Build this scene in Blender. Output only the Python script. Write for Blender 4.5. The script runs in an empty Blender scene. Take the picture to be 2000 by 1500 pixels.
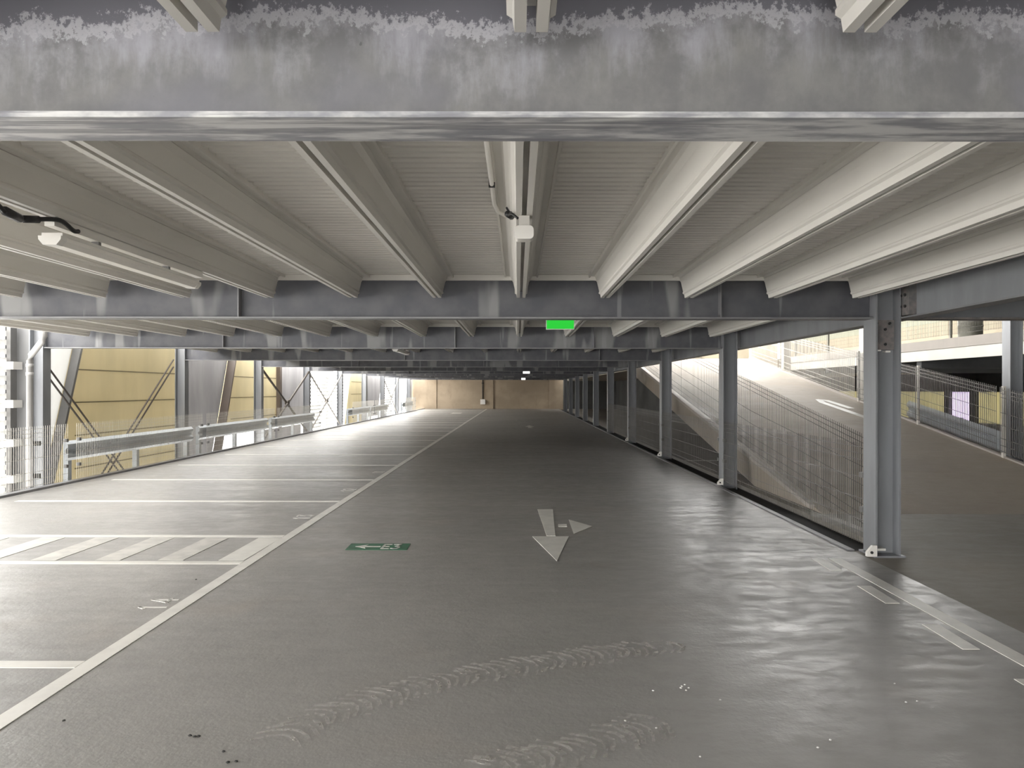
import bpy, bmesh, math, random
from mathutils import Vector
random.seed(7)
S = bpy.context.scene
C = S.collection

# ------------------------------------------------------------------ camera
F = 1467.0                                   # focal length in pixels of the 2000 px wide frame
cd = bpy.data.cameras.new('camera')
cd.sensor_width = 36.0
cd.lens = 36.0 * F / 2000.0
cd.shift_x = -0.0055
cd.shift_y = 0.005
cd.clip_start = 0.05
cd.clip_end = 500
cam = bpy.data.objects.new('camera', cd)
C.objects.link(cam)
cam.location = (0, 0, 1.5)
cam.rotation_euler = (math.radians(90), math.radians(-0.06), 0)
S.camera = cam

# ------------------------------------------------------------------ daylight
w = bpy.data.worlds.new('overcast_sky')
S.world = w
w.use_nodes = True
nt = w.node_tree
nt.nodes.clear()
o_ = nt.nodes.new('ShaderNodeOutputWorld')
bg = nt.nodes.new('ShaderNodeBackground')
bg.inputs['Color'].default_value = (1.0, 0.985, 0.955, 1)
bg.inputs['Strength'].default_value = 2.6
nt.links.new(bg.outputs[0], o_.inputs[0])
S.view_settings.view_transform = 'Standard'
S.view_settings.look = 'None'
S.view_settings.gamma = 1.0
S.view_settings.use_curve_mapping = False
S.view_settings.exposure = 2.0
try:
    S.cycles.use_denoising = True
    S.cycles.max_bounces = 10
    S.cycles.diffuse_bounces = 7
    S.cycles.glossy_bounces = 4
    S.cycles.transparent_max_bounces = 24
    S.cycles.sample_clamp_indirect = 6.0
except Exception:
    pass

# ------------------------------------------------------------------ materials
class NT:
    def __init__(s, name):
        s.m = bpy.data.materials.new(name)
        s.m.use_nodes = True
        s.t = s.m.node_tree
        s.t.nodes.clear()
        s.out = s.t.nodes.new('ShaderNodeOutputMaterial')
        s.pos = None
    def n(s, typ, **kw):
        nd = s.t.nodes.new(typ)
        for k, v in kw.items():
            setattr(nd, k, v)
        return nd
    def l(s, a, b):
        s.t.links.new(a, b)
    def setin(s, nd, key, v):
        if isinstance(v, bpy.types.NodeSocket):
            s.l(v, nd.inputs[key])
        else:
            nd.inputs[key].default_value = v
    def position(s):
        if s.pos is None:
            s.pos = s.n('ShaderNodeNewGeometry').outputs['Position']
        return s.pos
    def sep(s):
        x = s.n('ShaderNodeSeparateXYZ')
        s.l(s.position(), x.inputs[0])
        return x.outputs
    def noise(s, scale=(1, 1, 1), detail=4, rough=.55, off=(0, 0, 0), dist=0):
        mp = s.n('ShaderNodeMapping')
        s.l(s.position(), mp.inputs[0])
        mp.inputs['Scale'].default_value = scale
        mp.inputs['Location'].default_value = off
        nz = s.n('ShaderNodeTexNoise')
        nz.inputs['Scale'].default_value = 1
        nz.inputs['Detail'].default_value = detail
        nz.inputs['Roughness'].default_value = rough
        nz.inputs['Distortion'].default_value = dist
        s.l(mp.outputs[0], nz.inputs['Vector'])
        return nz.outputs['Fac']
    def math(s, op, a, b=0.0, c=0.0):
        m = s.n('ShaderNodeMath', operation=op)
        s.setin(m, 0, a); s.setin(m, 1, b)
        if op in ('MULTIPLY_ADD',):
            s.setin(m, 2, c)
        return m.outputs[0]
    def ramp(s, v, a, b, lo=0.0, hi=1.0):
        m = s.n('ShaderNodeMapRange', interpolation_type='SMOOTHSTEP')
        s.setin(m, 0, v)
        for i, q in enumerate((a, b, lo, hi)):
            m.inputs[i + 1].default_value = q
        return m.outputs[0]
    def mix(s, f, a, b):
        m = s.n('ShaderNodeMix', data_type='RGBA')
        s.setin(m, 0, f)
        for i, q in ((6, a), (7, b)):
            if isinstance(q, bpy.types.NodeSocket):
                s.l(q, m.inputs[i])
            else:
                m.inputs[i].default_value = (*q, 1)
        return m.outputs[2]
    def bsdf(s, color, rough=.5, metal=0.0, spec=.5, bump=None, bstr=.2, bdist=.01):
        b = s.n('ShaderNodeBsdfPrincipled')
        if isinstance(color, bpy.types.NodeSocket):
            s.l(color, b.inputs['Base Color'])
        else:
            b.inputs['Base Color'].default_value = (*color, 1)
        s.setin(b, 'Roughness', rough)
        s.setin(b, 'Metallic', metal)
        b.inputs['Specular IOR Level'].default_value = spec
        if bump is not None:
            bp = s.n('ShaderNodeBump')
            bp.inputs['Strength'].default_value = bstr
            bp.inputs['Distance'].default_value = bdist
            s.l(bump, bp.inputs['Height'])
            s.l(bp.outputs[0], b.inputs['Normal'])
        s.l(b.outputs[0], s.out.inputs[0])
        return b

def plain(name, c1, c2=None, sc=4.0, rough=.5, metal=0.0, spec=.5, stretch=(1, 1, 1), bump=0.0):
    t = NT(name)
    c2 = c2 or tuple(v * .85 for v in c1)
    nz = t.noise(tuple(sc * q for q in stretch), 5)
    col = t.mix(t.ramp(nz, .35, .65), c1, c2)
    t.bsdf(col, rough, metal, spec, nz if bump else None, bump)
    return t.m

def glow(name, col, strength):
    t = NT(name)
    e = t.n('ShaderNodeEmission')
    e.inputs[0].default_value = (*col, 1)
    e.inputs[1].default_value = strength
    t.l(e.outputs[0], t.out.inputs[0])
    return t.m

def translucent(name, col, tr, stripes=None, var=.9):
    t = NT(name)
    nz = t.noise((1.2, 1.6, .5), 3)
    c = t.mix(t.ramp(nz, .3, .7), col, tuple(v * var for v in col))
    d = t.n('ShaderNodeBsdfDiffuse'); t.l(c, d.inputs[0])
    tl = t.n('ShaderNodeBsdfTranslucent'); t.l(c, tl.inputs[0])
    mx = t.n('ShaderNodeMixShader'); mx.inputs[0].default_value = tr
    t.l(d.outputs[0], mx.inputs[1]); t.l(tl.outputs[0], mx.inputs[2])
    t.l(mx.outputs[0], t.out.inputs[0])
    return t.m

def m_floor(name, a, b, tint, r0=.36, r1=.50, spec=.55):
    t = NT(name)
    big = t.noise((.35, .22, 1), 4)
    streak = t.noise((.45, 2.6, 1), 6, .6)
    fine = t.noise((60, 60, 60), 3)
    c = t.mix(t.ramp(big, .35, .68), a, b)
    c = t.mix(t.math('MULTIPLY', t.ramp(streak, .52, .75), .38), c, tint)
    warm = t.noise((.9, .9, 1), 3, .5, (31, 7, 0))
    c = t.mix(t.math('MULTIPLY', t.ramp(warm, .55, .75), .25), c, tuple(v * q for v, q in zip(a, (1.15, 1.02, .9))))
    blt = t.noise((5, 9, 1), 5, .7, (2, 5, 0))
    rough = t.math('ADD', t.ramp(streak, .3, .75, r0, r1), t.ramp(blt, .35, .68, -.07, .09))
    dirt = t.noise((3.2, 7, 1), 6, .7, (8, 1, 0))
    c = t.mix(t.math('MULTIPLY', t.ramp(dirt, .54, .72), .22), c, tuple(v * .62 for v in a))
    grain = t.noise((22, 22, 22), 4)
    wav = t.math('ADD', t.math('MULTIPLY', fine, .5), t.math('MULTIPLY', grain, 1.2))
    t.bsdf(c, rough, 0, spec, wav, .30, .006)
    return t.m

def m_galv_front():
    t = NT('galvanised_steel_white_bloom')
    x = t.sep()
    z = x['Z']
    blot = t.noise((6, 6, 5), 7, .68)
    spk = t.noise((42, 42, 34), 5, .75)
    strk = t.noise((16, 3, 3.5), 6, .65)
    big = t.noise((1.7, 1, 1.3), 4)
    S5 = lambda v, k: t.math('MULTIPLY', t.math('SUBTRACT', v, .5), k)
    zz = t.math('ADD', t.math('ADD', z, S5(spk, .16)), S5(big, .26))
    dark = t.ramp(zz, 2.388, 2.400)
    edge = t.math('MULTIPLY', t.ramp(zz, 2.373, 2.386), t.ramp(zz, 2.416, 2.402))
    zb = t.math('ADD', t.math('ADD', z, S5(strk, .42)), S5(big, .30))
    bloom = t.math('MULTIPLY', t.ramp(zb, 2.24, 2.42), t.ramp(blot, .38, .60, .12, 1))
    base = t.mix(t.ramp(blot, .32, .68), (.165, .165, .172), (.232, .229, .230))
    vio = t.noise((2.2, 2, 2.2), 3, .5, (4, 9, 2))
    base = t.mix(t.math('MULTIPLY', t.ramp(vio, .45, .62), .6), base, (.20, .20, .235))
    c = t.mix(bloom, base, (.37, .37, .415))
    c = t.mix(dark, c, (.150, .150, .175))
    c = t.mix(t.math('MULTIPLY', edge, .8), c, (.46, .46, .50))
    pit = t.ramp(t.noise((30, 30, 30), 2, .5, (3, 1, 8)), .74, .77)
    c = t.mix(t.math('MULTIPLY', pit, .6), c, (.09, .09, .1))
    t.bsdf(c, .5, .15, .5, spk, .05)
    return t.m

def m_galv_flange():
    t = NT('galvanised_flange_smeared')
    band = t.noise((1.1, 26, 26), 6, .65)
    spl = t.noise((4, 18, 8), 5, .6, (9, 3, 0))
    c = t.mix(t.ramp(spl, .38, .6), (.30, .305, .335), (.66, .66, .66))
    c = t.mix(t.math('MULTIPLY', t.ramp(band, .52, .62), .7), c, (.19, .19, .215))
    t.bsdf(c, .45, .2, .5)
    return t.m

def m_galv_beam():
    t = NT('galvanised_steel_streaked')
    strk = t.noise((2.3, .3, .45), 3, .45)
    thin = t.noise((7.0, .3, .5), 3, .5, (5, 0, 0))
    blot = t.noise((5, 5, 5), 5)
    c = t.mix(t.ramp(blot, .3, .7), (.085, .087, .10), (.12, .12, .13))
    c = t.mix(t.math('MULTIPLY', t.ramp(strk, .57, .62), .75), c, (.27, .27, .27))
    c = t.mix(t.math('MULTIPLY', t.ramp(thin, .64, .68), .5), c, (.30, .30, .31))
    t.bsdf(c, .5, .2, .5)
    return t.m

def m_concrete(name, a, b, st):
    t = NT(name)
    n1 = t.noise((.5, .5, .7), 5)
    n2 = t.noise((3, 3, 1.2), 6, .6)
    c = t.mix(t.ramp(n1, .35, .65), a, b)
    c = t.mix(t.math('MULTIPLY', t.ramp(n2, .5, .75), .4), c, st)
    t.bsdf(c, .8, 0, .3, n2, .15)
    return t.m

M = {}
M['floor'] = m_floor('grey_epoxy_floor', (.325, .315, .30), (.275, .268, .257), (.375, .364, .349))
M['ramp'] = m_floor('tan_ramp_coating', (.42, .37, .305), (.36, .315, .265), (.48, .43, .365), .62, .78, .3)
M['entry'] = m_floor('dark_brown_grey_coating', (.27, .248, .215), (.22, .203, .178), (.32, .295, .26), .60, .76, .3)  # darker, rougher relative of the ramp coating
M['front'] = m_galv_front()
M['front_flange'] = m_galv_flange()
M['beam'] = m_galv_beam()
M['flange'] = plain('galvanised_flange', (.24, .24, .245), (.19, .19, .20), 3, .45, .2)
M['column'] = plain('galvanised_column', (.27, .28, .295), (.22, .225, .24), 3, .45, .2, stretch=(1, 1, .25))
M['rusty'] = plain('rust_stained_steel', (.24, .21, .2), (.12, .12, .12), 9, .6, .1)
M['bolt'] = plain('dark_bolt', (.05, .05, .05), None, 9, .5, .5)
M['rib'] = plain('light_grey_coated_steel', (.66, .64, .60), (.63, .61, .572), 1.2, .42)
M['pan'] = plain('grey_coated_deck_sheet', (.62, .60, .56), (.57, .553, .518), 1.2, .42)
M['white_pl'] = plain('white_plastic', (.80, .78, .74), (.76, .74, .70), 3, .35)
M['diff'] = plain('opal_diffuser', (.86, .83, .78), (.84, .81, .76), 3, .3)
M['black'] = plain('black_cable_sheath', (.015, .015, .016), None, 4, .5)
M['paint'] = plain('white_road_paint', (.76, .745, .70), (.68, .665, .625), 5, .42)
M['paint_worn'] = plain('worn_road_paint', (.62, .60, .56), (.50, .49, .46), 6, .5)
M['number'] = plain('number_paint', (.72, .71, .68), (.62, .61, .58), 9, .5)
M['green_floor'] = plain('green_floor_paint', (.035, .13, .075), (.045, .16, .095), 8, .45)
M['wire'] = plain('galvanised_wire', (.22, .21, .20), (.18, .172, .165), 3, .45, .5)
M['wire_dark'] = plain('silhouette_wire', (.10, .09, .078), (.08, .072, .062), 3, .5, .4)  # galvanised wire painted dark, as it looks against the bright ramp
M['wire_light'] = plain('lit_galvanised_wire', (.55, .53, .49), (.48, .46, .42), 3, .45, .3)  # same wire painted paler for its lit look
M['post'] = plain('white_coated_post', (.72, .69, .63), (.66, .63, .58), 2, .45)
M['rail'] = plain('galvanised_crash_barrier', (.40, .43, .46), (.33, .355, .38), 2.5, .42, .15, stretch=(1, .3, 1))
M['brace'] = plain('dark_brace_steel', (.06, .048, .038), (.045, .036, .03), 5, .5, .3)
M['brace_l'] = plain('grey_brace_steel', (.30, .28, .26), (.24, .22, .20), 5, .5, .3)
M['strip'] = plain('grey_bar', (.17, .167, .163), (.14, .137, .133), 2, .5)
M['strip_b'] = plain('backlit_bar', (.10, .075, .06), (.085, .065, .052), 2, .5)  # the bar's backlit darkness painted in as brown
M['pipe'] = plain('pale_pvc_pipe', (.33, .325, .32), (.29, .285, .28), 2, .35)
M['fin'] = plain('pale_grey_sheet', (.22, .22, .22), (.18, .18, .185), .9, .5, stretch=(1, 1, .4))
M['yellow'] = translucent('cream_yellow_panel', (.61, .545, .375), .21)
M['cream'] = translucent('pale_cream_panel', (.25, .222, .172), .20)
M['yellow_low'] = translucent('yellow_green_panel', (.60, .565, .40), .38)
M['greypanel'] = translucent('grey_white_panel', (.44, .43, .435), .19, var=.8)
M['whitepanel'] = translucent('white_panel', (.66, .66, .65), .42)
M['lilac'] = translucent('lilac_doorway_glare', (.76, .70, .84), .5)  # overexposed daylight of a doorway, put into a lilac sheet
M['olive'] = translucent('grey_green_panel', (.22, .225, .18), .20)
M['joint'] = plain('dark_joint', (.20, .165, .09), None, 4, .7)
M['wall'] = m_concrete('tan_concrete', (.42, .34, .25), (.33, .265, .195), (.24, .19, .14))
M['dark_wall'] = m_concrete('unlit_concrete', (.12, .12, .115), (.09, .09, .085), (.07, .07, .065))  # concrete with the dark of unlit zones painted in
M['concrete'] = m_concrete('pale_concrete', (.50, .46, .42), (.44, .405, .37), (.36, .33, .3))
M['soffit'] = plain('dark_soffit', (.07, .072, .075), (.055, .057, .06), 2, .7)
M['pit'] = plain('gap_shade_black', (.02, .02, .02), None, 3, .9)  # near-black: shade of the fence-base gap put into the colour
M['ground'] = m_concrete('pale_paving', (.80, .79, .77), (.74, .73, .71), (.68, .67, .65))
M['chip'] = plain('white_chip', (.85, .85, .83), None, 9, .3)
M['crumb'] = plain('dark_crumb', (.03, .03, .028), None, 9, .8)
M['exit'] = glow('lit_green_face', (.03, .60, .05), .27)
M['lit_white'] = glow('lit_white_face', (1, .99, .94), .6)
M['drum'] = plain('olive_grey_metal', (.26, .25, .20), (.20, .195, .16), 3, .5, .2)

# tyre scuff: pale rubber smear over the coating
t = NT('tyre_scuff')
bs = t.bsdf((.50, .48, .455), .45, 0, .5)
tp = t.n('ShaderNodeBsdfTransparent')
mx = t.n('ShaderNodeMixShader')
t.l(t.ramp(t.noise((9, 9, 1), 5, .65), .40, .72, 0, .5), mx.inputs[0])
t.l(tp.outputs[0], mx.inputs[1]); t.l(bs.outputs[0], mx.inputs[2])
t.l(mx.outputs[0], t.out.inputs[0])
M['scuff'] = t.m

# ------------------------------------------------------------------ mesh helpers
class MB:
    def __init__(s):
        s.v = []; s.f = []
    def add(s, vs, fs):
        k = len(s.v)
        s.v += [tuple(p) for p in vs]
        s.f += [tuple(i + k for i in f) for f in fs]
        return s
    def box(s, x0, x1, y0, y1, z0, z1):
        return s.add([(x0, y0, z0), (x1, y0, z0), (x1, y1, z0), (x0, y1, z0), (x0, y0, z1), (x1, y0, z1), (x1, y1, z1), (x0, y1, z1)],
                     [(0, 3, 2, 1), (4, 5, 6, 7), (0, 1, 5, 4), (1, 2, 6, 5), (2, 3, 7, 6), (3, 0, 4, 7)])
    def prism(s, poly, axis, a, b):
        n = len(poly)
        def P(p, q):
            if axis == 'x': return (q, p[0], p[1])
            if axis == 'y': return (p[0], q, p[1])
            return (p[0], p[1], q)
        vs = [P(p, a) for p in poly] + [P(p, b) for p in poly]
        fs = [tuple(range(n)), tuple(range(2 * n - 1, n - 1, -1))]
        fs += [(i, (i + 1) % n, n + (i + 1) % n, n + i) for i in range(n)]
        return s.add(vs, fs)
    def tube(s, path, r, n=8, cap=True):
        path = [Vector(p) for p in path]
        vs = []; fs = []
        for i, p in enumerate(path):
            d = (path[min(i + 1, len(path) - 1)] - path[max(i - 1, 0)]).normalized()
            up = Vector((0, 0, 1)) if abs(d.z) < .9 else Vector((0, 1, 0))
            a = d.cross(up).normalized(); b = a.cross(d).normalized()
            for k in range(n):
                th = 2 * math.pi * (k + .5) / n
                vs.append(p + a * (r * math.cos(th)) + b * (r * math.sin(th)))
        for i in range(len(path) - 1):
            for k in range(n):
                fs.append((i * n + k, i * n + (k + 1) % n, (i + 1) * n + (k + 1) % n, (i + 1) * n + k))
        if cap:
            fs.append(tuple(range(n - 1, -1, -1)))
            q = (len(path) - 1) * n
            fs.append(tuple(range(q, q + n)))
        return s.add(vs, fs)
    def lathe(s, prof, cx, cy, n=24):
        vs = []; fs = []
        for r, z in prof:
            for k in range(n):
                a = 2 * math.pi * k / n
                vs.append((cx + r * math.cos(a), cy + r * math.sin(a), z))
        for i in range(len(prof) - 1):
            for k in range(n):
                fs.append((i * n + k, i * n + (k + 1) % n, (i + 1) * n + (k + 1) % n, (i + 1) * n + k))
        fs.append(tuple(range(n - 1, -1, -1)))
        q = (len(prof) - 1) * n
        fs.append(tuple(range(q, q + n)))
        return s.add(vs, fs)
    def flat(s, poly, z):
        """thin raised paint patch"""
        return s.prism(poly, 'z', z - .0015, z + .0015)
    def ribbon(s, pts, wd, zf):
        """flat stroke; zf(x, y) gives the height"""
        for (a, b) in zip(pts[:-1], pts[1:]):
            a = Vector(a); b = Vector(b); d = (b - a).normalized(); nn = Vector((-d.y, d.x)) * wd / 2
            a2 = a - d * wd * .3; b2 = b + d * wd * .3
            q = [a2 - nn, b2 - nn, b2 + nn, a2 + nn]
            top = [(p.x, p.y, zf(p.x, p.y) + .0015) for p in q]
            bot = [(p.x, p.y, zf(p.x, p.y) - .0015) for p in q]
            s.add(bot + top, [(0, 3, 2, 1), (4, 5, 6, 7), (0, 1, 5, 4), (1, 2, 6, 5), (2, 3, 7, 6), (3, 0, 4, 7)])
        return s
    def mesh(s, name, m, smooth=False):
        me = bpy.data.meshes.new(name)
        me.from_pydata(s.v, [], s.f)
        bm = bmesh.new(); bm.from_mesh(me)
        bmesh.ops.recalc_face_normals(bm, faces=bm.faces)
        bm.to_mesh(me); bm.free()
        if smooth:
            for p in me.polygons: p.use_smooth = True
        me.materials.append(m)
        return me
    def obj(s, name, m, parent=None, smooth=False):
        o = bpy.data.objects.new(name, s.mesh(name, m, smooth))
        C.objects.link(o)
        if parent is not None:
            o.parent = parent
            o.location = [-q for q in parent.location]
        return o

def tag(o, label, cat, group=None):
    o['label'] = label; o['category'] = cat
    if group: o['group'] = group
    return o
def thing(name, label, cat, loc=(0, 0, 0), group=None):
    o = bpy.data.objects.new(name, None)
    o.empty_display_size = .1
    C.objects.link(o)
    o.location = loc
    return tag(o, label, cat, group)
def struct(o):
    o['kind'] = 'structure'
    return o
def dup(root, loc, label=None, group=None):
    r = root.copy(); C.objects.link(r); r.location = loc
    if label: r['label'] = label
    if group: r['group'] = group
    for ch in list(root.children):
        c = ch.copy(); C.objects.link(c); c.parent = r
        for g in list(ch.children):
            d = g.copy(); C.objects.link(d); d.parent = c
    return r
ORD = ['nearest', 'second', 'third', 'fourth', 'fifth', 'sixth', 'seventh', 'eighth', 'ninth', 'tenth', 'eleventh', 'twelfth',
       'thirteenth', 'fourteenth', 'fifteenth', 'sixteenth', 'seventeenth', 'eighteenth', 'nineteenth', 'twentieth', 'twenty-first', 'twenty-second', 'twenty-third', 'twenty-fourth']

# ------------------------------------------------------------------ the setting
BY = [1.84 + 5 * k for k in range(-1, 11)]           # beam lines; BY[1] is the big one overhead
XL, XR = -7.05, 3.12
ZS = 2.515
YE = 57.0
RS, RY0, RY1 = .16, 9.04, 24.7                         # ramp slope and ends
RX0, RX1 = 3.68, 7.62
def rz(y): return RS * (y - RY0)

fl = MB()
fl.box(XL, XR, -8, YE, -.18, 0)
struct(fl.obj('floor', M['floor']))
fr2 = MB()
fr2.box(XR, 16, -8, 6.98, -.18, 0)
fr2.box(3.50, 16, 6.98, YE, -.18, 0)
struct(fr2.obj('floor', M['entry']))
struct(MB().box(XR - .2, 3.7, 6.9, YE, -.62, -.55).obj('floor', M['pit']))
struct(MB().box(-90, 60, -40, 110, -2.9, -2.7).obj('ground', M['ground']))
struct(MB().box(XL - .12, XL, -8, YE, -.2, .035).obj('trim_1', M['flange']))
struct(MB().box(XR + .013, 3.499, 6.985, YE, -.45, -.06).obj('gap_shade_liner', M['pit']))  # black liner added so the gap shows a dark shadow band
tr = MB(); tr.box(XR - .05, XR + .012, 6.98, YE, -.12, .012)
struct(tr.obj('trim_2', M['flange']))

# ceiling: one bay at a time, corrugated sheet with hanging deck ribs
HALF = [(.011, 2.375), (.011, 2.315), (.038, 2.315), (.043, 2.346), (.056, 2.354), (.056, 2.366), (.052, 2.372), (.072, 2.455), (.090, 2.484), (.086, 2.490), (.100, 2.503),
        (.134, 2.506), (.137, 2.492), (.149, 2.492), (.152, 2.53)]
RIBX = [.03 + .75 * k for k in range(-9, 5)]
prof = [(-x, z) for x, z in reversed(HALF)] + HALF
ribmesh = MB().prism(prof, 'y', 0, 4.78).mesh('deck_rib', M['rib'])
def corrugated(x0, x1, y0, y1):
    b = MB(); vs = []; fs = []
    n = int((y1 - y0) / .076)
    ys = []
    for i in range(n):
        a = y0 + i * .076
        ys += [(a, ZS), (a + .030, ZS), (a + .042, ZS + .013), (a + .064, ZS + .013)]
    ys.append((y1, ZS))
    for y, z in ys: vs += [(x0, y, z), (x1, y, z)]
    for i in range(len(ys) - 1): fs.append((2 * i, 2 * i + 1, 2 * i + 3, 2 * i + 2))
    k = len(vs)
    vs += [(x0, y0, ZS + .12), (x1, y0, ZS + .12), (x0, y1, ZS + .12), (x1, y1, ZS + .12)]
    e = 2 * (len(ys) - 1)
    fs += [(k, k + 2, k + 3, k + 1), (0, k, k + 1, 1), (e, e + 1, k + 3, k + 2)]
    fs.append(tuple([k] + list(range(0, e + 1, 2)) + [k + 2])); fs.append(tuple([k + 1] + list(range(1, e + 2, 2)) + [k + 3]))
    b.add(vs, fs)
    return b
for k in range(len(BY)):
    y0 = BY[k]; y1 = BY[k + 1] if k + 1 < len(BY) else YE
    c = struct(corrugated(-7.08, 3.415, y0, y1).obj('ceiling', M['pan']))
    fz = MB(); fz.box(-7.06, 3.3, y1 - .155, y1 - .13, 2.468, ZS + .002); fz.obj('closure_strip', M['rib'], c)
    if k <= 5:
        for x in RIBX:
            r = bpy.data.objects.new('deck_rib', ribmesh); C.objects.link(r); r.parent = c
            r.location = (x, y0 + .095, 0)

# ceiling beams
def beam(k, label, x0=-7.42, x1=3.2, front=False):
    y = BY[k]
    t = thing('ceiling_beam', label, 'beam', (0, y, 2.135), 'galvanised beams across the ceiling')
    wm = M['front'] if front else M['beam']; fm = M['front_flange'] if front else M['flange']
    MB().box(x0, x1, y - .0045, y + .0045, 2.1485, 2.5215).obj('web', wm, t)
    MB().box(x0, x1, y - .085, y + .085, 2.135, 2.149).obj('bottom_flange', fm, t)
    MB().box(x0, x1, y - .085, y + .085, 2.521, 2.535).obj('top_flange', fm, t)
    st = [.03 - .75 * q for q in ((-1.55, 1.35, 6.2) if k % 2 else (-2.4, 3.4))]
    if not front:
        for x in st:
            if x0 < x < x1: MB().box(x - .006, x + .006, y - .075, y - .004, 2.149, 2.521).obj('stiffener', M['flange'], t)
    return t
for k in range(1, len(BY)):
    lab = 'huge galvanised steel beam right overhead, mottled with white bloom' if k == 1 else \
        'galvanised steel ceiling beam, %s in the row after the bloom-mottled one overhead' % ('first' if k == 2 else ORD[k - 2])
    beam(k, lab, front=(k == 1))

# ------------------------------------------------------------------ columns and edge beams, right-hand row
def hcolumn(x0, x1, yc, d, z0, z1, label, group, mat, name='steel_column'):
    t = thing(name, label, 'column', ((x0 + x1) / 2, yc, z0), group)
    MB().box(x0, x0 + .016, yc - d / 2, yc + d / 2, z0, z1).obj('flange', mat, t)
    MB().box(x1 - .016, x1, yc - d / 2, yc + d / 2, z0, z1).obj('flange', mat, t)
    MB().box(x0 + .015, x1 - .015, yc - .005, yc + .005, z0, z1).obj('web', mat, t)
    MB().box(x0 - .03, x1 + .03, yc - d / 2 - .03, yc + d / 2 + .03, z0, z0 + .02).obj('base_plate', mat, t)
    return t
gR = 'galvanised columns along the ramp side'
for k in range(2, len(BY)):
    n = k - 2
    lab = 'galvanised steel H-column on the ramp side, nearest of its row and rust-stained at the top' if n == 0 else \
        'galvanised steel H-column on the ramp side, %s along its row from the rust-stained one' % ORD[n]
    z0 = -.005 if n == 0 else -.55
    t = hcolumn(3.205, 3.43, BY[k], .24, z0, 2.535, lab, gR, M['column'])
    if n == 0:
        MB().box(3.222, 3.413, BY[k] - .030, BY[k] - .005, 1.86, 2.13).obj('splice_plate', M['rusty'], t)
        for bx, bz in ((3.25, 2.10), (3.37, 2.10), (3.33, 2.045), (3.33, 1.91)):
            MB().tube([(bx, BY[k] - .03, bz), (bx, BY[k] - .044, bz)], .013, 6).obj('bolt', M['bolt'], t)
        MB().box(3.222, 3.26, BY[k] - .10, BY[k] - .005, 1.845, 1.856).obj('cleat', M['white_pl'], t)
        MB().box(3.32, 3.365, BY[k] - .06, BY[k] - .005, 1.835, 1.85).obj('cleat', M['white_pl'], t)
        MB().box(3.222, 3.30, BY[k] - .11, BY[k] - .005, .055, .075).obj('cleat', M['white_pl'], t)
def edge_beam(x, y0, y1, label, mat, fm):
    t = thing('edge_beam', label, 'beam', (x, (y0 + y1) / 2, 2.135), 'edge beams along the ramp opening')
    MB().box(x - .0045, x + .0045, y0, y1, 2.1485, 2.5215).obj('web', mat, t)
    MB().box(x - .08, x + .08, y0, y1, 2.135, 2.149).obj('bottom_flange', fm, t)
    MB().box(x - .08, x + .08, y0, y1, 2.521, 2.535).obj('top_flange', fm, t)
    return t
for k in range(1, len(BY) - 1):
    n = k - 1
    lab = ('galvanised edge beam running overhead to the right from the rust-stained column' if n == 0 else
           'galvanised edge beam beside the ramp opening, %s bay along from the rust-stained column' % ORD[n - 1].replace('nearest', 'first'))
    e = edge_beam(3.51, BY[k] + .01, BY[k + 1] - .01, lab, M['column'], M['flange'])
    if n == 0:
        MB().box(3.44, 3.505, 6.60, 6.79, 2.16, 2.5).obj('end_plate', M['rusty'], e)
        for bz in (2.24, 2.34, 2.44):
            for by in (6.66, 6.73):
                MB().tube([(3.44, by, bz), (3.425, by, bz)], .014, 6).obj('bolt', M['bolt'], e)
t = thing('ceiling_beam', 'stained beam crossing above the ramp entry, right of the rust-stained column', 'beam', (5.6, 6.84, 2.135), None)
MB().box(3.59, 7.72, 6.8355, 6.8445, 2.148, 2.522).obj('web', M['column'], t)
MB().box(3.59, 7.72, 6.75, 6.93, 2.135, 2.149).obj('bottom_flange', M['rusty'], t)
MB().box(3.59, 7.72, 6.75, 6.93, 2.521, 2.535).obj('top_flange', M['flange'], t)

# ------------------------------------------------------------------ ramp, landing and the deck beyond it
rp = MB().prism([(RY0, -.002), (RY1, rz(RY1)), (RY1, rz(RY1) - .42), (RY0 + 2.6, -.002)], 'x', RX0, RX1)
struct(rp.obj('ramp', M['ramp']))
kb = MB().prism([(RY0 + .3, rz(RY0 + .3) - .03), (RY1, rz(RY1) - .03), (RY1, rz(RY1) + .05), (RY0 + .3, rz(RY0 + .3) + .02)], 'x', RX0 - .05, RX0 + .02)
struct(kb.obj('trim_3', M['concrete']))
kb = MB().prism([(RY0 + .3, rz(RY0 + .3) - .15), (RY1, rz(RY1) - .15), (RY1, rz(RY1) + .05), (RY0 + .3, rz(RY0 + .3) + .02)], 'x', RX1 - .02, RX1 + .05)
struct(kb.obj('trim_4', M['concrete']))
struct(MB().box(RX0, 16, RY1, YE, 2.12, rz(RY1)).obj('floor', M['ramp']))
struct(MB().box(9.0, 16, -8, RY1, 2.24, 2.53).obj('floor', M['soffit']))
t = thing('deck_edge_beam', 'long pale edge beam of the upper deck beyond the ramp', 'beam', (8.95, 10, 2.17))
MB().box(8.90, 8.995, -8, RY1, 2.36, 2.56).obj('fascia', M['concrete'], t)
MB().box(8.93, 8.995, -8, RY1, 2.13, 2.355).obj('web', M['post'], t)
for y in (6.84, 11.84, 16.84, 21.84):
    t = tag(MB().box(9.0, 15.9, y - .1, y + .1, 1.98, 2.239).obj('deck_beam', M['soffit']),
            'dark beam under the upper deck beyond the ramp, %s one back' % ORD[int((y - 6.84) / 5)].replace('nearest', 'frontmost'), 'beam', 'dark beams under the upper deck')
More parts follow.
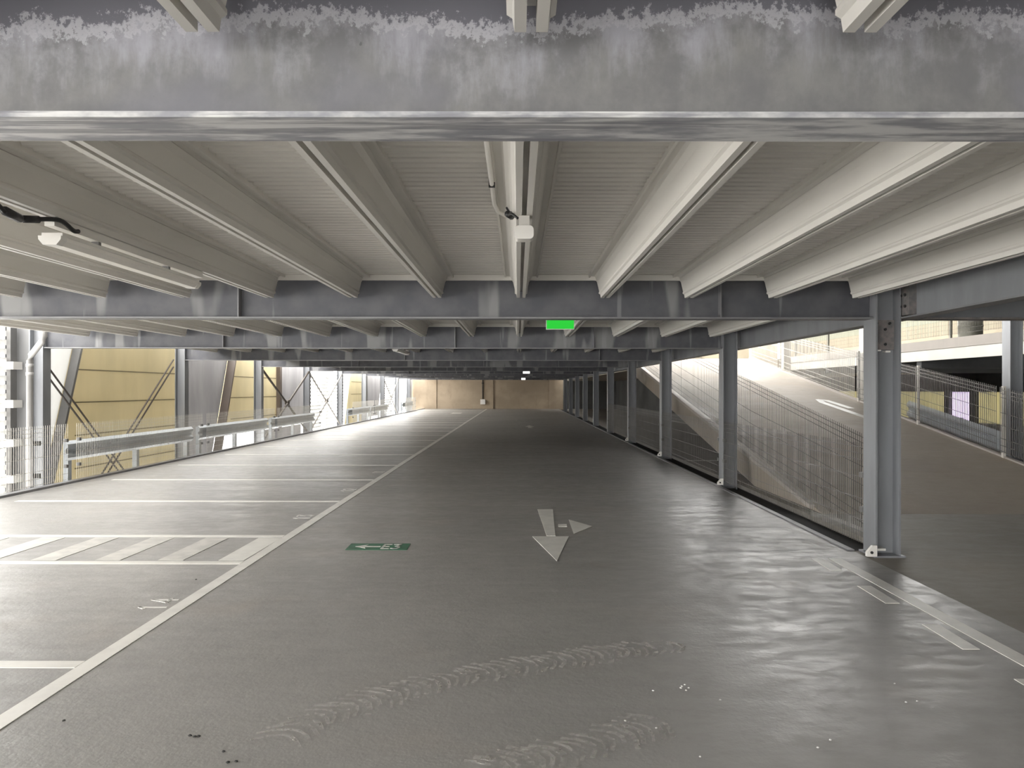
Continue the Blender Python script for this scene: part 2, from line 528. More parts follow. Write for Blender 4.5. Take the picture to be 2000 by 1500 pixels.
# unseen slabs and walls added above, right and behind to hold back daylight
struct(MB().box(3.62, 16.2, -8, 6.70, 2.54, 2.72).obj('ceiling', M['soffit']))
struct(MB().box(-7.08, 16.2, -8, 22.6, 6.05, 6.2).obj('ceiling', M['soffit']))  # unseen roof added; its far end is set by the daylight on the ramp
struct(MB().box(16.0, 16.06, -8, 14.0, .36, 2.5).obj('wall_right', M['dark_wall']))
struct(MB().box(1.5, 16.0, -8.2, -8.0, -.2, 6.04).obj('daylight_block_wall', M['dark_wall']))
# walls added beneath the ramp and past it to keep that zone dark
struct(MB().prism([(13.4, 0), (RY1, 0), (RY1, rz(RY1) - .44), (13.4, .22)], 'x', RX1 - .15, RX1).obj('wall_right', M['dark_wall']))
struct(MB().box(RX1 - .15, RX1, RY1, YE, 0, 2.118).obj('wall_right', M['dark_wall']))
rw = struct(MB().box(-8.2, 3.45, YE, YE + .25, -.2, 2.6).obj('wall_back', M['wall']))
struct(MB().box(3.45, 16.2, YE, YE + .25, -.2, 6.2).obj('wall_back', M['dark_wall']))  # same wall as the tan part; unlit darkness put into its colour
for x, wd in ((-6.2, .10), (-1.98, .28), (2.5, .22)):
    MB().box(x - wd / 2, x + wd / 2, YE - .10, YE - .001, .001, 2.5).obj('pilaster', M['wall'], rw)
t = thing('wall_pipe', 'thin dark pipe down the tan rear wall', 'pipe', (-2.64, YE - .05, 0))
MB().tube([(-2.64, YE - .06, .75), (-2.64, YE - .06, 2.4)], .05, 8).obj('pipe', M['brace'], t)
MB().box(-2.72, -2.56, YE - .10, YE - .002, 1.9, 2.0).obj('bracket', M['brace'], t)
t = thing('hydrant_box', 'small white box low on the tan rear wall', 'box', (-2.6, YE - .1, .35))
MB().box(-2.82, -2.45, YE - .2, YE - .002, .35, .72).obj('body', M['white_pl'], t)
MB().box(-2.80, -2.47, YE - .215, YE - .2, .37, .70).obj('door', M['white_pl'], t)

# white columns on the far side of the ramp
gW = 'columns on the far side of the ramp'
labs = ['grey column standing past the far side of the ramp entry, nearest of its row', 'pale column on the far ramp edge, second of its row',
        'pale column on the far ramp edge, third of its row']
for i, y in enumerate((11.84, 16.84, 21.84)):
    hcolumn(7.70, 7.90, y, .2, 0, 4.6, labs[i], gW, M['column'] if i == 0 else M['post'])

# ------------------------------------------------------------------ mesh fences
def mat_wires(x, y0, y1, zb, zt, step=.05, r=.0032, fold=True):
    b = MB()
    n = max(2, int(round((y1 - y0) / step)))
    for i in range(n + 1):
        y = y0 + (y1 - y0) * i / n
        a, c = zb(y), zt(y)
        if c - a < .15: continue
        b.tube([(x, y, a), (x, y, c - .16), (x - (.018 if fold else 0), y, c - .10), (x, y, c - .04), (x, y, c)], r, 4, False)
    hs = [('b', .02), ('b', .11), ('b', .22), ('b', .42), ('b', .62), ('t', .16), ('t', .10), ('t', .04)]
    for ref, dz in hs:
        f = (lambda y: zb(y) + dz) if ref == 'b' else (lambda y: zt(y) - dz)
        ox = -.018 if (fold and dz == .10) else 0
        b.tube([(x + ox + .005, y0, f(y0)), (x + ox + .005, y1, f(y1))], r * 1.25, 4)
    return b
def fence(name, label, group, x, y0, y1, zb, zt, wm, pm, posts=(), fold=False, step=.05, r=.0026, clampx=0, clamps=()):
    t = thing(name, label, 'fence', (x, (y0 + y1) / 2, zb((y0 + y1) / 2)), group)
    mat_wires(x, y0, y1, zb, zt, step, r, fold).obj('wire_mat', wm, t)
    for y in posts:
        MB().box(x + .008, x + .05, y - .025, y + .025, zb(y) - .09, zt(y) + .02).obj('fence_post', pm, t)
    for (y, dz) in clamps:
        MB().box(x - .02, x + .03, y - .03, y + .03, zb(y) + dz, zb(y) + dz + .05).obj('clamp', M['strip'], t)
    return t
# level fence between the ramp-side columns
for n in range(4):
    k = 2 + n
    fence('mesh_fence', 'level wire mesh fence between ramp-side columns, %s bay' % ORD[n], 'level fence along the ramp side',
          3.215, BY[k] + .14, BY[k + 1] - .14, lambda y: .06, lambda y: 1.0, M['wire'], M['post'], clamps=((BY[k] + .15, .30), (BY[k] + .15, .62), (BY[k + 1] - .15, .30), (BY[k + 1] - .15, .62)))
    t = thing('anchor_bracket', 'white foot bracket at the fence base, beside the %s ramp-side column' % ORD[n], 'bracket', (3.17, BY[k] - .13, 0), 'white fence foot brackets')
    MB().prism([(3.11, .013), (3.20, .013), (3.20, .11), (3.16, .11), (3.11, .05)], 'y', BY[k] - .16, BY[k] - .125).obj('plate', M['white_pl'], t)
    MB().tube([(3.15, BY[k] - .17, .05), (3.15, BY[k] - .12, .05)], .013, 8).obj('bolt', M['bolt'], t)
# sloping fences on both ramp edges
seg = [(7.75, 11.84), (11.84, 16.84), (16.84, 21.84), (21.84, 24.6)]
nm = ['lowest', 'second lowest', 'third lowest', 'topmost']
for i, (a, b) in enumerate(seg):
    fence('ramp_fence', 'sloping wire mesh fence on the near edge of the ramp, %s section' % nm[i], 'sloping fence on the near ramp edge',
          RX0 - .015, a, b - .03, lambda y: max(rz(y) + .10, .03), lambda y: rz(y) + 1.20, M['wire_dark'], M['wire_dark'], r=.003,
          posts=())
for i, (a, b) in enumerate([(10.2, 11.8), (11.9, 14.3), (14.32, 16.8), (16.9, 21.8), (21.9, 24.6)]):
    lab = ['short wire mesh fence beside the grey column past the ramp entry', 'wire mesh fence on the far ramp edge just past the grey column',
           'wire mesh fence on the far ramp edge, middle section behind the rust-stained column', 'pale wire fence on the far ramp edge between the two pale columns',
           'pale wire fence at the very top of the far ramp edge'][i]
    fence('ramp_fence', lab, 'sloping fence on the far ramp edge', RX1 - .04, a, b, lambda y: rz(y) + .08, lambda y: rz(y) + 1.10,
          M['wire_light'] if i > 2 else M['wire'], M['post'], posts=(b - .04,) if i != 3 else (), fold=False, r=.005)
# upper-deck fence
for i, (a, b) in enumerate([(9.6, 12.7), (12.7, 15.8), (15.8, 18.9), (18.9, 22.0), (22.0, 24.6)]):
    fence('deck_fence', 'wire mesh fence along the pale edge of the upper deck, %s section' % ORD[i], 'fence on the upper deck edge', 9.05, a, b - .02,
          lambda y: 2.64, lambda y: 3.55, M['wire_dark'], M['drum'], posts=(b - .05,), fold=False)
t = thing('steel_drum', 'squat olive-grey drum at the edge of the upper deck', 'drum', (9.4, 15.6, 2.53))
MB().lathe([(.23, 2.531), (.24, 2.55), (.23, 2.57), (.23, 2.80), (.24, 2.82), (.23, 2.84), (.23, 3.08), (.245, 3.10)], 9.4, 15.6, 28).obj('body', M['drum'], t, True)
MB().lathe([(.235, 3.101), (.22, 3.115), (.05, 3.12)], 9.4, 15.6, 28).obj('lid', M['drum'], t, True)

# crash barrier by the far ramp edge
def wbeam(x, y0, y1, zf0, zf1, h, side, label, group):
    t = thing('crash_barrier', label, 'barrier', (x, (y0 + y1) / 2, (zf0 + zf1) / 2), group)
    pr = [(0, 0), (.05, .06), (.05, .12), (0, .17), (0, .21), (.05, .26), (.05, .32), (0, .38)]
    pr = [(a * side, q * h / .38) for a, q in pr]
    th = [(a - .006 * side, q) for a, q in reversed(pr)]
    pl = pr + th
    vs = [(x + a, y0, zf0 + q) for a, q in pl] + [(x + a, y1, zf1 + q) for a, q in pl]
    n = len(pl)
    fs = [tuple(range(n)), tuple(range(2 * n - 1, n - 1, -1))] + [(i, (i + 1) % n, n + (i + 1) % n, n + i) for i in range(n)]
    MB().add(vs, fs).obj('rail', M['rail'], t)
    m = max(2, int((y1 - y0) / 1.6) + 1)
    for i in range(m):
        y = y0 + .15 + (y1 - y0 - .3) * i / (m - 1); z = zf0 + (zf1 - zf0) * (y - y0) / (y1 - y0)
        xa, xb = sorted((x - .008 * side, x - .09 * side))
        MB().box(xa, xb, y - .05, y + .05, z - (.36 if side > 0 else .30), z + h - .02).obj('barrier_post', M['rail'], t)
    return t
wbeam(RX1 + .30, 11.9, 15.2, rz(11.9) - .05, rz(15.2) - .05, .34, -1, 'grey crash barrier along the far ramp edge, behind its mesh fence', None)

# right-hand outer skin beyond the deck
fr = struct(MB().box(16.0, 16.06, -8, YE, -.2, .35).obj('wall_right', M['concrete']))
struct(MB().box(16.001, 16.06, -8, YE, 1.42, 2.539).obj('wall_right', M['soffit']))
def facade_panel(name, label, group, x, poly, mat, joints=(), th=.04):
    ys = [p[0] for p in poly]; zs = [p[1] for p in poly]
    t = thing(name, label, 'panel', (x, sum(ys) / len(ys), min(zs)), group)
    MB().prism(poly, 'x', x - th, x).obj('sheet', mat, t)
    for (z, ya, yb) in joints:
        MB().box(x - .002, x + .006, ya, yb, z - .012, z + .012).obj('joint', M['joint'], t)
    return t
facade_panel('facade_sheet', 'yellow-green panel low behind the ramp, next to the grey column', 'panels of the far right side', 16.04, [(18, .35), (26.2, .35), (26.2, 1.42), (18, 1.42)], M['yellow_low'])
facade_panel('facade_sheet', 'pale lilac sheet painted as the glare of an open doorway, low behind the far ramp edge', 'panels of the far right side', 16.04, [(26.21, .35), (27.78, .35), (27.78, 1.42), (26.21, 1.42)], M['lilac'])
facade_panel('facade_sheet', 'yellow-green panel low behind the ramp, left of the lilac one', 'panels of the far right side', 16.04, [(27.79, .35), (38, .35), (38, 1.42), (27.79, 1.42)], M['yellow_low'])
tag(MB().box(15.86, 15.98, 27.62, 27.95, .0, 2.23).obj('facade_post', M['bolt']), 'dark post left of the pale lilac doorway sheet', 'post')
tag(MB().box(15.86, 15.98, 26.02, 26.36, .0, 2.23).obj('facade_post', M['bolt']), 'dark post right of the pale lilac doorway sheet', 'post')
t = facade_panel('facade_sheet', 'long cream cladding above the upper deck fence, grey-green at its top', 'panels of the far right side', 16.04, [(6.8, 2.54), (45.8, 2.54), (45.8, 4.05), (6.8, 4.05)], M['cream'],
             [(2.95, 6.8, 45.8), (3.45, 6.8, 45.8)])
ol = MB().prism([(6.8, 4.055), (45.8, 4.055), (45.8, 6.04), (6.8, 6.04)], 'x', 16.0, 16.04).obj('upper_sheet', M['olive'], t)
ol['label'] = 'grey-green upper sheet'
struct(MB().box(16.0, 16.06, -8, 6.78, 2.73, 6.04).obj('wall_right', M['dark_wall']))
t = thing('facade_sheet', 'cream cross panel closing the upper level past the top of the ramp', 'panel', (9, 46, 2.52), 'panels of the far right side')
MB().box(3.7, 15.9, 45.9, 46.0, 2.506, 5.2).obj('sheet', M['cream'], t)

# ------------------------------------------------------------------ left side
gL = 'galvanised columns along the left edge'
for k in range(3, len(BY)):
    n = k - 3
    lab = 'galvanised steel H-column at the left edge, nearest of its row, beside the pale downpipe' if n == 0 else \
        'galvanised steel H-column at the left edge, %s along its row from the downpipe' % ORD[n]
    hcolumn(-7.64, -7.42, BY[k], .2, -.3, 2.535, lab, gL, M['column'])
t = thing('downpipe', 'pale plastic downpipe with a bent top, at the nearest left column', 'pipe', (-7.46, 11.5, 0))
pa = [(-7.47, 11.5, .002), (-7.47, 11.5, 1.93), (-7.45, 11.5, 2.01), (-7.30, 11.52, 2.22), (-7.27, 11.53, 2.30), (-7.27, 11.53, 2.5)]
MB().tube(pa, .047, 16).obj('pipe', M['pipe'], t, True)
for z in (1.83, 1.70):
    MB().tube([(-7.47, 11.5, z), (-7.47, 11.5, z + .05)], .054, 16).obj('socket', M['pipe'], t, True)
for z in (.62, .12):
    MB().box(-7.49, -7.36, 11.56, 11.60, z, z + .07).obj('pipe_clip', M['bolt'], t)
t = tag(MB().box(-8.05, -7.65, 11.9, 11.93, -.3, 2.5).obj('fin_sheet', M['fin']), 'pale grey sheet fin between the nearest left column and the outer skin', 'panel')

def louver(label, y0, y1, z0=-.9, z1=2.5, x=-8.02):
    t = thing('louvre_screen', label, 'screen', (x, (y0 + y1) / 2, z0), 'white louvre screens of the left side')
    n = int((z1 - z0) / .14)
    for i in range(n):
        z = z0 + i * .14
        MB().prism([(x - .03, z), (x - .02, z), (x + .03, z + .085), (x + .02, z + .085)], 'y', y0, y1).obj('slat', M['whitepanel'], t)
    for y in (y0, (y0 + y1) / 2, y1 - .06):
        MB().box(x - .05, x - .03, y, y + .06, z0, z1).obj('upright', M['fin'], t)
    return t
def slant(x, ya, za, yb, zb, mat, label, wd=.14, th=.10):
    """bar along a slanted line in the side skin"""
    return tag(MB().prism([(ya, za), (yb, zb), (yb + th, zb), (ya + th, za)], 'x', x, x + wd).obj('slanted_bar', mat), label, 'bar', 'slanted bars of the left side')
def jn(y0, y1, zs=(1.85, 1.25, .65, .05, -.55)):
    return [(z, y0, y1) for z in zs]
gF = 'side skin panels of the left edge'
XF = -8.02
louver('white louvre screen at the far left, in front of the pale grey fin', 8.4, 11.86)
t = thing('skin_post', 'dark upright with white brackets at the end of the far-left louvre screen', 'post', (XF + .1, 11.76, -.3))
MB().box(XF + .06, XF + .12, 11.70, 11.85, -.3, 2.5).obj('upright', M['strip'], t)
for z in (1.86, 1.26, .65, .09): MB().box(XF + .04, XF + .19, 11.66, 11.88, z - .06, z + .06).obj('bracket', M['white_pl'], t)
# bay A: white wedge, grey slanted bar, yellow sheet
def ed(z, y0=12.93, z0=.83, k=.36): return y0 + (z - z0) * k
facade_panel('facade_sheet', 'white wedge panel right behind the nearest left column', gF, XF + .05, [(12.0, -.8), (ed(-.8), -.8), (ed(2.5), 2.5), (12.0, 2.5)], M['whitepanel'])
slant(XF + .06, ed(-.8) + .005, -.8, ed(2.5) + .005, 2.5, M['strip'], 'grey slanted bar at the right edge of the white wedge panel', .15, .06)
facade_panel('facade_sheet', 'large cream-yellow ribbed panel in the first bay past the nearest left column', gF, XF, [(ed(-1.2) + .02, -1.2), (17.95, -1.2), (17.95, 2.6), (ed(2.6) + .02, 2.6)], M['yellow'], jn(13.6, 17.95))
# bay B
def e2(z): return 20.15 + (z - .85) * .42
facade_panel('facade_sheet', 'shaded grey panel just past the second left column', gF, XF, [(18.0, -.3), (e2(-.3), -.3), (e2(2.5), 2.5), (18.0, 2.5)], M['greypanel'])
slant(XF + .01, e2(-.3) + .005, -.3, e2(2.5) + .005, 2.5, M['strip_b'], 'slanted bar painted a backlit brown, between a grey panel and a cream-yellow panel', .22, .06)
facade_panel('facade_sheet', 'cream-yellow panel above the bright low gap, second left bay', gF, XF, [(e2(.22) + .07, .22), (24.95, .22), (24.95, 2.6), (e2(2.6) + .07, 2.6)], M['yellow'], jn(21.0, 24.95, (1.85, 1.25, .65)))
facade_panel('facade_sheet', 'low grey skirt panel under the first X-brace', gF, XF, [(23.0, -.9), (27.8, -.9), (27.8, .2), (23.0, .2)], M['greypanel'])
# bay C
facade_panel('facade_sheet', 'grey-white panel behind the first single X-brace', gF, XF, [(25.2, .22), (28.6, .22), (28.6, 2.5), (25.2, 2.5)], M['greypanel'])
tag(MB().box(XF - .02, XF + .12, 24.97, 25.18, .22, 2.5).obj('skin_post', M['strip_b']), 'brown upright between cream-yellow and grey-white panels behind an X-brace', 'post')
louver('white louvre screen behind the second X-brace', 28.7, 34.6)
# bay E onwards
facade_panel('facade_sheet', 'small cream-yellow panel with a slanted left edge, past the louvres', gF, XF, [(34.75, -.3), (38.6, -.3), (38.6, 2.5), (36.2, 2.5)], M['yellow'], jn(36.2, 38.6, (1.85, 1.25)))
tag(MB().box(XF - .02, XF + .12, 38.65, 39.6, 0, 2.5).obj('skin_post', M['strip']), 'grey upright bar beside the small cream-yellow panel', 'post')
facade_panel('facade_sheet', 'grey-white panel with a slanted right edge, far down the left side', gF, XF, [(39.7, 0), (43.0, 0), (44.6, 2.5), (39.7, 2.5)], M['greypanel'])
louver('white louvre screen far down the left side, past the slanted grey-white panel', 45.2, 48.7)
facade_panel('facade_sheet', 'pale wedge panel far down the left side, before the last columns', gF, XF, [(48.9, 0), (52.5, 0), (51, 2.5), (48.9, 2.5)], M['whitepanel'])
facade_panel('facade_sheet', 'last pale panel of the left side, next to the tan rear wall', gF, XF, [(53.6, 0), (56.9, 0), (56.9, 2.5), (55.0, 2.5)], M['greypanel'])

# bracing
def rod(t, a, b, r, mat, n=6, name='rod'):
    MB().tube([a, b], r, n).obj(name, mat, t)
t = thing('cross_brace', 'big cross brace of paired dark rods in front of the cream-yellow panel, first left bay', 'brace', (-7.72, 14.3, .2), 'cross braces of the left side')
ya, yb, zc = 11.9, 16.8, .22
for s in (0, .16):
    rod(t, (-7.72, ya + .15, 2.10 - s), (-7.72, 15.1, -.40 - s), .016, M['brace'])
    rod(t, (-7.70, yb, 2.15 - s), (-7.70, 13.5, -.40 - s), .016, M['brace'])
for k, lab in ((5, 'single X-brace of dark tubes in the third left bay'), (6, 'thin grey X-brace in front of the white louvre screen'), (9, 'thin X-brace far down the left side')):
    t = thing('cross_brace', lab, 'brace', (-7.5, BY[k] + 2.5, 0), 'cross braces of the left side')
    m = M['brace'] if k == 5 else M['brace_l']; r = .035 if k == 5 else .028
    rod(t, (-7.50, BY[k] + .15, 2.1), (-7.50, BY[k + 1] - .15, .02), r, m, 8)
    rod(t, (-7.43, BY[k] + .15, .02), (-7.43, BY[k + 1] - .15, 2.1), r, m, 8)
    MB().tube([(-7.52, BY[k] + 2.5, 1.06), (-7.41, BY[k] + 2.5, 1.06)], .09, 10).obj('node_plate', m, t)

bays_f = [2, 3, 4, 5, 7, 8, 10]
for i, k in enumerate(bays_f):
    y0 = BY[k] + .12 if k > 2 else 7.5
    y1 = BY[k + 1] - .12 if k + 1 < len(BY) else YE - .5
    fence('mesh_fence', 'wire mesh fence along the left edge, %s section' % ORD[i], 'fence along the left edge', -7.02, y0, y1, lambda y: .07, lambda y: .95, M['wire_light'], M['post'],
          clamps=((y0 + .05, .2), (y1 - .05, .2), (y0 + .05, .6), (y1 - .05, .6)))
    if k >= 3:
        wbeam(-7.24, y0 + .05, y1 - .05, .34, .34, .32, 1, 'bluish-grey crash barrier behind the left mesh fence, %s length' % ORD[i - 1], 'crash barriers along the left edge')

# ------------------------------------------------------------------ floor paint
def Z0(x, y): return .002
lane = tag(MB().box(-2.372, -2.272, -1, 56.6, 0, .0035).obj('lane_line', M['paint']), 'long white line dividing the stalls from the driving lane', 'line')
ys = [4.08, 6.47, 7.64] + [7.64 + 2.375 * i for i in range(1, 20)]
for i, y in enumerate(ys):
    if y > 54: break
    tag(MB().box(-6.68, -2.376, y - .05, y + .05, 0, .0035).obj('stall_line', M['paint']), 'white cross line of the left parking stalls, %s from the front' % ORD[i].replace('nearest', 'first'), 'line', 'stall lines on the left')
for i, x in enumerate([-2.50, -3.03, -3.58, -4.14, -4.68, -5.24, -5.8, -6.36]):
    tag(MB().flat([(x - .11, 6.56), (x + .11, 6.56), (x + .13, 7.55), (x - .10, 7.55)], .002).obj('crossing_stripe', M['paint_worn'] if i else M['paint']),
        'wide pale stripe of the walkway between stalls, %s from the lane line' % ORD[i].replace('nearest', 'first'), 'stripe', 'walkway stripes')
a = thing('direction_arrow', 'white floor arrow pointing towards us with a side arrow to the right', 'arrow', (.35, 8, 0))
MB().flat([(.298, 7.667), (.387, 7.667), (.44, 9.364), (.249, 9.364)], .002).obj('shaft', M['paint'], a)
MB().flat([(.344, 6.549), (.521, 7.641), (.151, 7.641)], .002).obj('arrowhead', M['paint'], a)
MB().flat([(.446, 8.18), (.540, 8.18), (.545, 8.335), (.449, 8.335)], .002).obj('side_shaft', M['paint'], a)
MB().flat([(.583, 7.776), (.817, 8.211), (.588, 8.629)], .002).obj('side_arrowhead', M['paint'], a)
tag(MB().flat([(2.82, -1), (2.71, -1), (2.758, 6.668), (2.868, 6.668)], .002).obj('edge_line', M['paint']), 'solid white line running forward from the rust-stained column', 'line')
for i, (a0, a1) in enumerate([(6.216, 6.668), (5.264, 5.73), (4.332, 4.794), (3.42, 3.888)]):
    dx = (6.668 - a1) * .012
    tag(MB().flat([(2.592 - dx, a0), (2.69 - dx, a0), (2.708 - dx, a1), (2.604 - dx, a1)], .002).obj('dash_mark', M['paint']),
        'short white dash left of the solid edge line, %s' % ['farthest, by the rust-stained column', 'second from the rust-stained column', 'third from the rust-stained column', 'fourth, cut by the picture edge'][i].replace('cut by the picture edge', 'the frontmost'), 'dash', 'dashes beside the solid line')
tag(MB().box(3.52, 4.5, 15.75, 15.85, 0, .0035).obj('stall_line', M['paint']), 'short white floor line seen through the level mesh fence', 'line')
tag(MB().flat([(.40, 29.0), (.60, 29.0), (.50, 29.9), (.66, 29.9), (.48, 31.2), (.3, 29.9), (.42, 29.9)], .002).obj('direction_arrow', M['paint']), 'tiny white arrow far down the driving lane', 'arrow')
tag(MB().flat([(-4.1, 46), (-3.5, 46), (-3.5, 48), (-4.1, 48)], .002).obj('floor_patch', M['paint']), 'bright pale patch on the floor before the rear wall', 'patch')

GL = {'1': [[(.12, .76), (.36, 1), (.36, 0)]], '4': [[(.45, 0), (.45, 1), (0, .3), (.62, .3)]],
      '3': [[(.02, 1), (.55, 1), (.26, .58), (.5, .5), (.58, .28), (.45, .04), (.2, 0), (0, .1)]],
      '2': [[(.02, .8), (.15, 1), (.42, 1), (.56, .8), (.5, .58), (0, 0), (.6, 0)]],
      'E': [[(.56, 1), (0, 1), (0, 0), (.56, 0)], [(0, .5), (.46, .5)]]}
def glyphs(txt, ox, oy, h, adv, ux, uy, wd, k=.8):
    """ux = reading direction, uy = up direction on the floor; one mesh per character"""
    out = []
    for i, ch in enumerate(txt):
        b = MB()
        for ln in GL[ch]:
            b.ribbon([(ox + (i * adv + p[0] * h * k) * ux[0] + p[1] * h * uy[0], oy + (i * adv + p[0] * h * k) * ux[1] + p[1] * h * uy[1]) for p in ln], wd, lambda x, y: .002)
        out.append(b)
    return out
for i, (txt, y) in enumerate([('14', 5.10), ('13', 8.66), ('12', 11.0), ('11', 13.4)]):
    where = ['beside the lane line in the front stall', 'beside the lane line just past the striped walkway', 'in the second stall past the striped walkway', 'in the third stall past the striped walkway'][i]
    t = thing('bay_number', 'white number %s painted on the floor %s' % (txt, where), 'number', (-2.5, y, 0), 'stall numbers')
    for b in glyphs(txt, -2.41, y, .18, .17, (0, 1), (-1, 0), .022):
        b.obj('digit', M['number'], t)
t = thing('floor_sign', 'green floor marking with a white arrow pointing left and E3', 'sign', (-1.32, 7.13, 0))
MB().flat([(-1.605, 6.99), (-1.030, 6.99), (-1.035, 7.28), (-1.610, 7.28)], .0015).obj('panel', M['green_floor'], t)
ar = MB()
ar.prism([(-1.54, 7.135), (-1.43, 7.055), (-1.45, 7.115), (-1.30, 7.115), (-1.30, 7.155), (-1.45, 7.155), (-1.43, 7.225)], 'z', .003, .0045)
ar.obj('arrow', M['number'], t)
for b in glyphs('E3', -1.275, 7.04, .19, .088, (1, 0), (0.02, 1), .022, .58):
    b.v = [(x, y, z + .002) for x, y, z in b.v]
    b.obj('letter', M['number'], t)
ra = MB().ribbon([(7.0, 14.3), (6.90, 15.2), (6.74, 16.6), (6.80, 16.95), (6.93, 16.85), (7.06, 15.95)], .14, lambda x, y: rz(y) + .002)
tag(ra.obj('ramp_arrow', M['paint']), 'white hooked arrow mark painted on the ramp', 'arrow')

# tyre scuffs
def scuff(pts, label, n, wd):
    b = MB()
    P = [Vector(p) for p in pts]
    L = [0]
    for p, q in zip(P[:-1], P[1:]): L.append(L[-1] + (q - p).length)
    for i in range(n):
        s = L[-1] * i / (n - 1)
        j = max(q for q in range(len(L)) if L[q] <= s + 1e-9); j = min(j, len(P) - 2)
        u = (s - L[j]) / (L[j + 1] - L[j]); c = P[j].lerp(P[j + 1], u); d = (P[j + 1] - P[j]).normalized(); nn = Vector((-d.y, d.x))
        a = wd * random.uniform(.75, 1.15)
        arc = [c + nn * (a * (v - .5)) + d * (.09 * math.sin(math.pi * v * .9) - .05 * v) for v in (0, .2, .4, .6, .8, 1)]
        b.ribbon([(p.x, p.y) for p in arc], random.uniform(.012, .03), lambda x, y: .0018)
    tag(b.obj('tyre_mark', M['scuff']), label, 'tyre mark', 'tyre marks')
scuff([(-1.02, 3.19), (-.93, 3.42), (-.62, 3.70), (-.35, 3.90), (-.03, 4.05), (.25, 4.17), (.56, 4.29), (.9, 4.38)], 'long curved pale tyre scuff across the open foreground floor', 42, .26)
scuff([(-.15, 2.95), (.1, 3.06), (.32, 3.18), (.6, 3.36)], 'short pale tyre scuff at the very front of the floor', 18, .24)

def pebble(x, y, r, mat, name, label, cat, group):
    b = MB(); n = 7
    pr = [(r * .8, .0005), (r, r * .3), (r * .6, r * .7)]
    b.lathe(pr, 0, 0, n)
    b.v = [(vx * random.uniform(.7, 1.3), vy * random.uniform(.7, 1.3), vz) for vx, vy, vz in b.v]
    o = b.obj(name, mat); o.location = (x, y, 0)
    tag(o, label, cat, group)
for x, y in [(1.923, 3.827), (1.863, 3.601), (1.924, 3.613), (1.338, 3.212), (1.258, 3.144), (.616, 3.324), (.488, 3.396), (.746, 3.065), (.675, 3.736), (.979, 3.625),
             (.83, 3.79), (.85, 3.81), (.82, 3.77), (.86, 3.77), (.84, 3.74)]:
    pebble(x, y, .006, M['chip'], 'paint_chip', 'tiny white chip lying on the foreground floor', 'chip', 'white chips on the floor')
for x, y in [(-1.414, 3.246), (-1.39, 3.236), (-1.375, 3.24), (-1.214, 3.104), (-1.161, 3.014), (-1.13, 3.02), (-2.048, 3.391), (-2.525, 5.899)]:
    pebble(x, y, .008, M['crumb'], 'dirt_crumb', 'tiny dark crumb lying on the left foreground floor', 'crumb', 'dark crumbs on the floor')

# ------------------------------------------------------------------ lights hanging below the ribs
def batten(x, y0, label, L=1.5):
    t = thing('batten_light', label, 'lamp', (x, y0 + L / 2, 2.18), 'batten lights under the ribs')
    z = 2.185
    pr = [(-.030, z), (.030, z), (.050, z + .022), (.052, z + .040), (-.052, z + .040), (-.050, z + .022)]
    MB().prism([(x + a, q) for a, q in pr], 'y', y0 + .05, y0 + L - .05).obj('diffuser', M['diff'], t)
    for (a, b) in ((y0, y0 + .049), (y0 + L - .049, y0 + L)):
        MB().prism([(x + a_ * 1.06, q + (-.002 if q < z + .01 else .001)) for a_, q in pr], 'y', a, b).obj('end_cap', M['white_pl'], t)
    MB().box(x - .05, x + .05, y0 + .02, y0 + L - .02, z + .042, z + .058).obj('housing', M['white_pl'], t)
    MB().box(x - .024, x + .024, y0, y0 + L + .1, 2.272, 2.314).obj('mounting_rail', M['white_pl'], t)
    for f in (.25, .75):
        MB().box(x - .02, x + .02, y0 + L * f - .012, y0 + L * f + .012, z + .059, 2.271).obj('clip', M['strip'], t)
    return t
t = thing('junction_box', 'rounded white box hanging under the middle rib', 'box', (.03, 3.5, 2.2))
def rrect(w_, h_, r_, cx, cz, n=5):
    out = []
    for (sx, sz, a0) in ((1, 1, 0), (-1, 1, 90), (-1, -1, 180), (1, -1, 270)):
        for q in range(n + 1):
            a_ = math.radians(a0 + 90 * q / n)
            out.append((cx + sx * (w_ / 2 - r_) + r_ * math.cos(a_), cz + sz * (h_ / 2 - r_) + r_ * math.sin(a_)))
    return out
MB().prism(rrect(.088, .062, .018, .03, 2.232), 'y', 3.50, 3.53).obj('front_cover', M['white_pl'], t)
MB().prism(rrect(.082, .056, .014, .03, 2.232), 'y', 3.531, 3.60).obj('body', M['diff'], t)
MB().box(.005, .055, 3.52, 3.59, 2.264, 2.314).obj('bracket', M['rib'], t)
batten(-2.22, 3.56, 'long white batten light under a rib at the left', 1.58)
batten(-2.22, 13.6, 'small white batten light further back under the left ribs')
def cable(label, pts, r, extra=()):
    t = thing('cable', label, 'cable', pts[0])
    MB().tube(pts, r, 8).obj('sheath', M['black'], t, True)
    for q, rr in extra: MB().tube(q, rr, 8).obj('connector', M['black'], t, True)
    return t
def sm(pts, n=6):
    out = []
    P = [Vector(p) for p in pts]
    for i in range(len(P) - 1):
        p0, p1, p2, p3 = P[max(i - 1, 0)], P[i], P[i + 1], P[min(i + 2, len(P) - 1)]
        for k in range(n):
            u = k / n
            out.append(.5 * ((2 * p1) + (-p0 + p2) * u + (2 * p0 - 5 * p1 + 4 * p2 - p3) * u * u + (-p0 + 3 * p1 - 3 * p2 + p3) * u ** 3))
    out.append(P[-1])
    return out
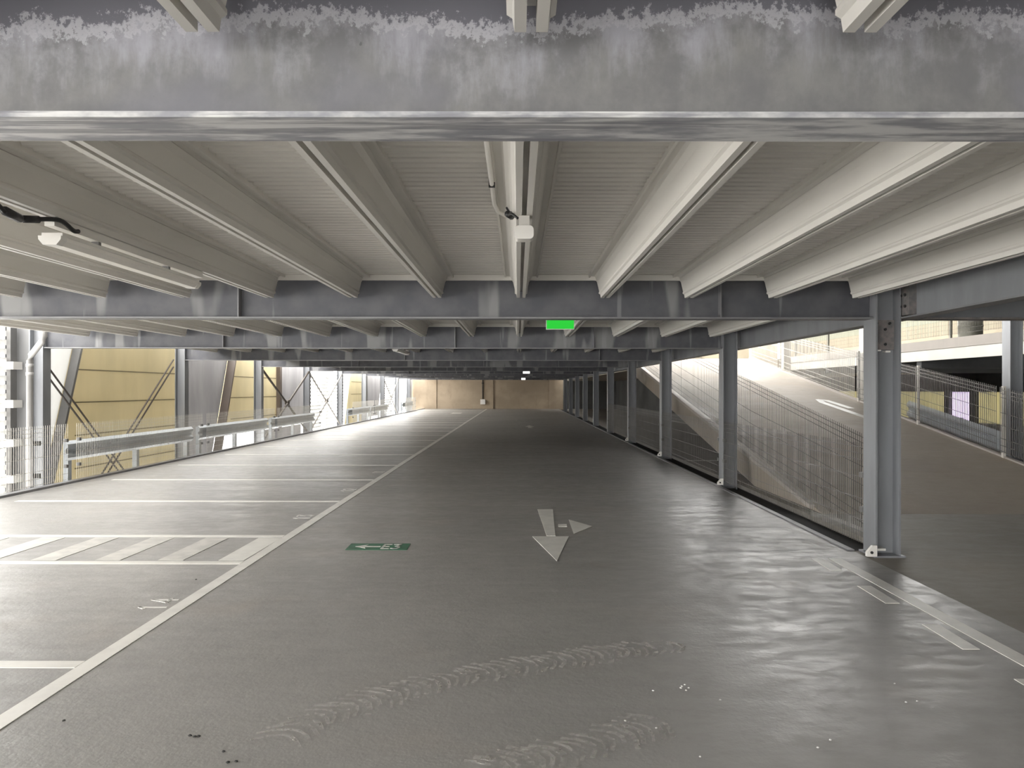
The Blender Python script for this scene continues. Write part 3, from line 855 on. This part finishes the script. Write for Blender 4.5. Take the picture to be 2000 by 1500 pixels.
cable('thick black cable with plugs at the near end of the left batten light', sm([(-2.24, 3.16, 2.33), (-2.23, 3.24, 2.28), (-2.26, 3.36, 2.265), (-2.24, 3.48, 2.285), (-2.178, 3.57, 2.30), (-2.165, 3.66, 2.27), (-2.165, 3.70, 2.275)]), .011,
      [([(-2.235, 3.27, 2.275), (-2.255, 3.40, 2.27)], .02), ([(-2.25, 3.42, 2.272), (-2.235, 3.50, 2.288)], .018)])
cable('short black cable loop beside the middle rib, before the end-on batten light', sm([(-.06, 4.02, 2.47), (-.03, 3.9, 2.40), (-.015, 3.75, 2.36), (-.045, 3.65, 2.34), (-.03, 3.55, 2.33), (.0, 3.52, 2.30)]), .006,
      [([(-.04, 3.86, 2.40), (-.02, 3.78, 2.37)], .016), ([(-.03, 3.68, 2.345), (-.05, 3.62, 2.345)], .016)])
t = thing('conduit', 'thin white conduit along the left side of the middle rib', 'pipe', (-.11, 3, 2.5))
MB().tube([(-.125, 1.95, 2.483), (-.125, 4.0, 2.483), (-.11, 4.12, 2.475), (-.07, 4.18, 2.465)], .011, 10).obj('tube', M['white_pl'], t, True)
for y in (2.6, 3.6): MB().box(-.14, -.11, y, y + .02, 2.47, 2.512).obj('clip', M['bolt'], t)

def sign(x, y, z0, wd, h, m, label):
    t = thing('exit_sign', label, 'sign', (x, y, z0), 'lit signs hanging over the lane')
    MB().box(x - wd / 2, x + wd / 2, y, y + .04, z0, z0 + h).obj('housing', M['white_pl'], t)
    MB().box(x - wd / 2 + .008, x + wd / 2 - .008, y - .006, y - .001, z0 + .008, z0 + h - .008).obj('lit_face', m, t)
    for q in (-.3, .3):
        MB().tube([(x + q * wd, y + .02, z0 + h), (x + q * wd, y + .02, ZS)], .005, 6).obj('hanger', M['wire'], t)
sign(.51, 9.0, 2.215, .34, .18, M['exit'], 'bright green lit sign hanging below the second ceiling beam')
sign(.32, 27.6, 2.07, .26, .11, M['lit_white'], 'small white lit sign far back under the beams')
sign(.35, 46.0, 2.06, .26, .13, M['lit_white'], 'tiny white lit sign farthest back before the rear wall')
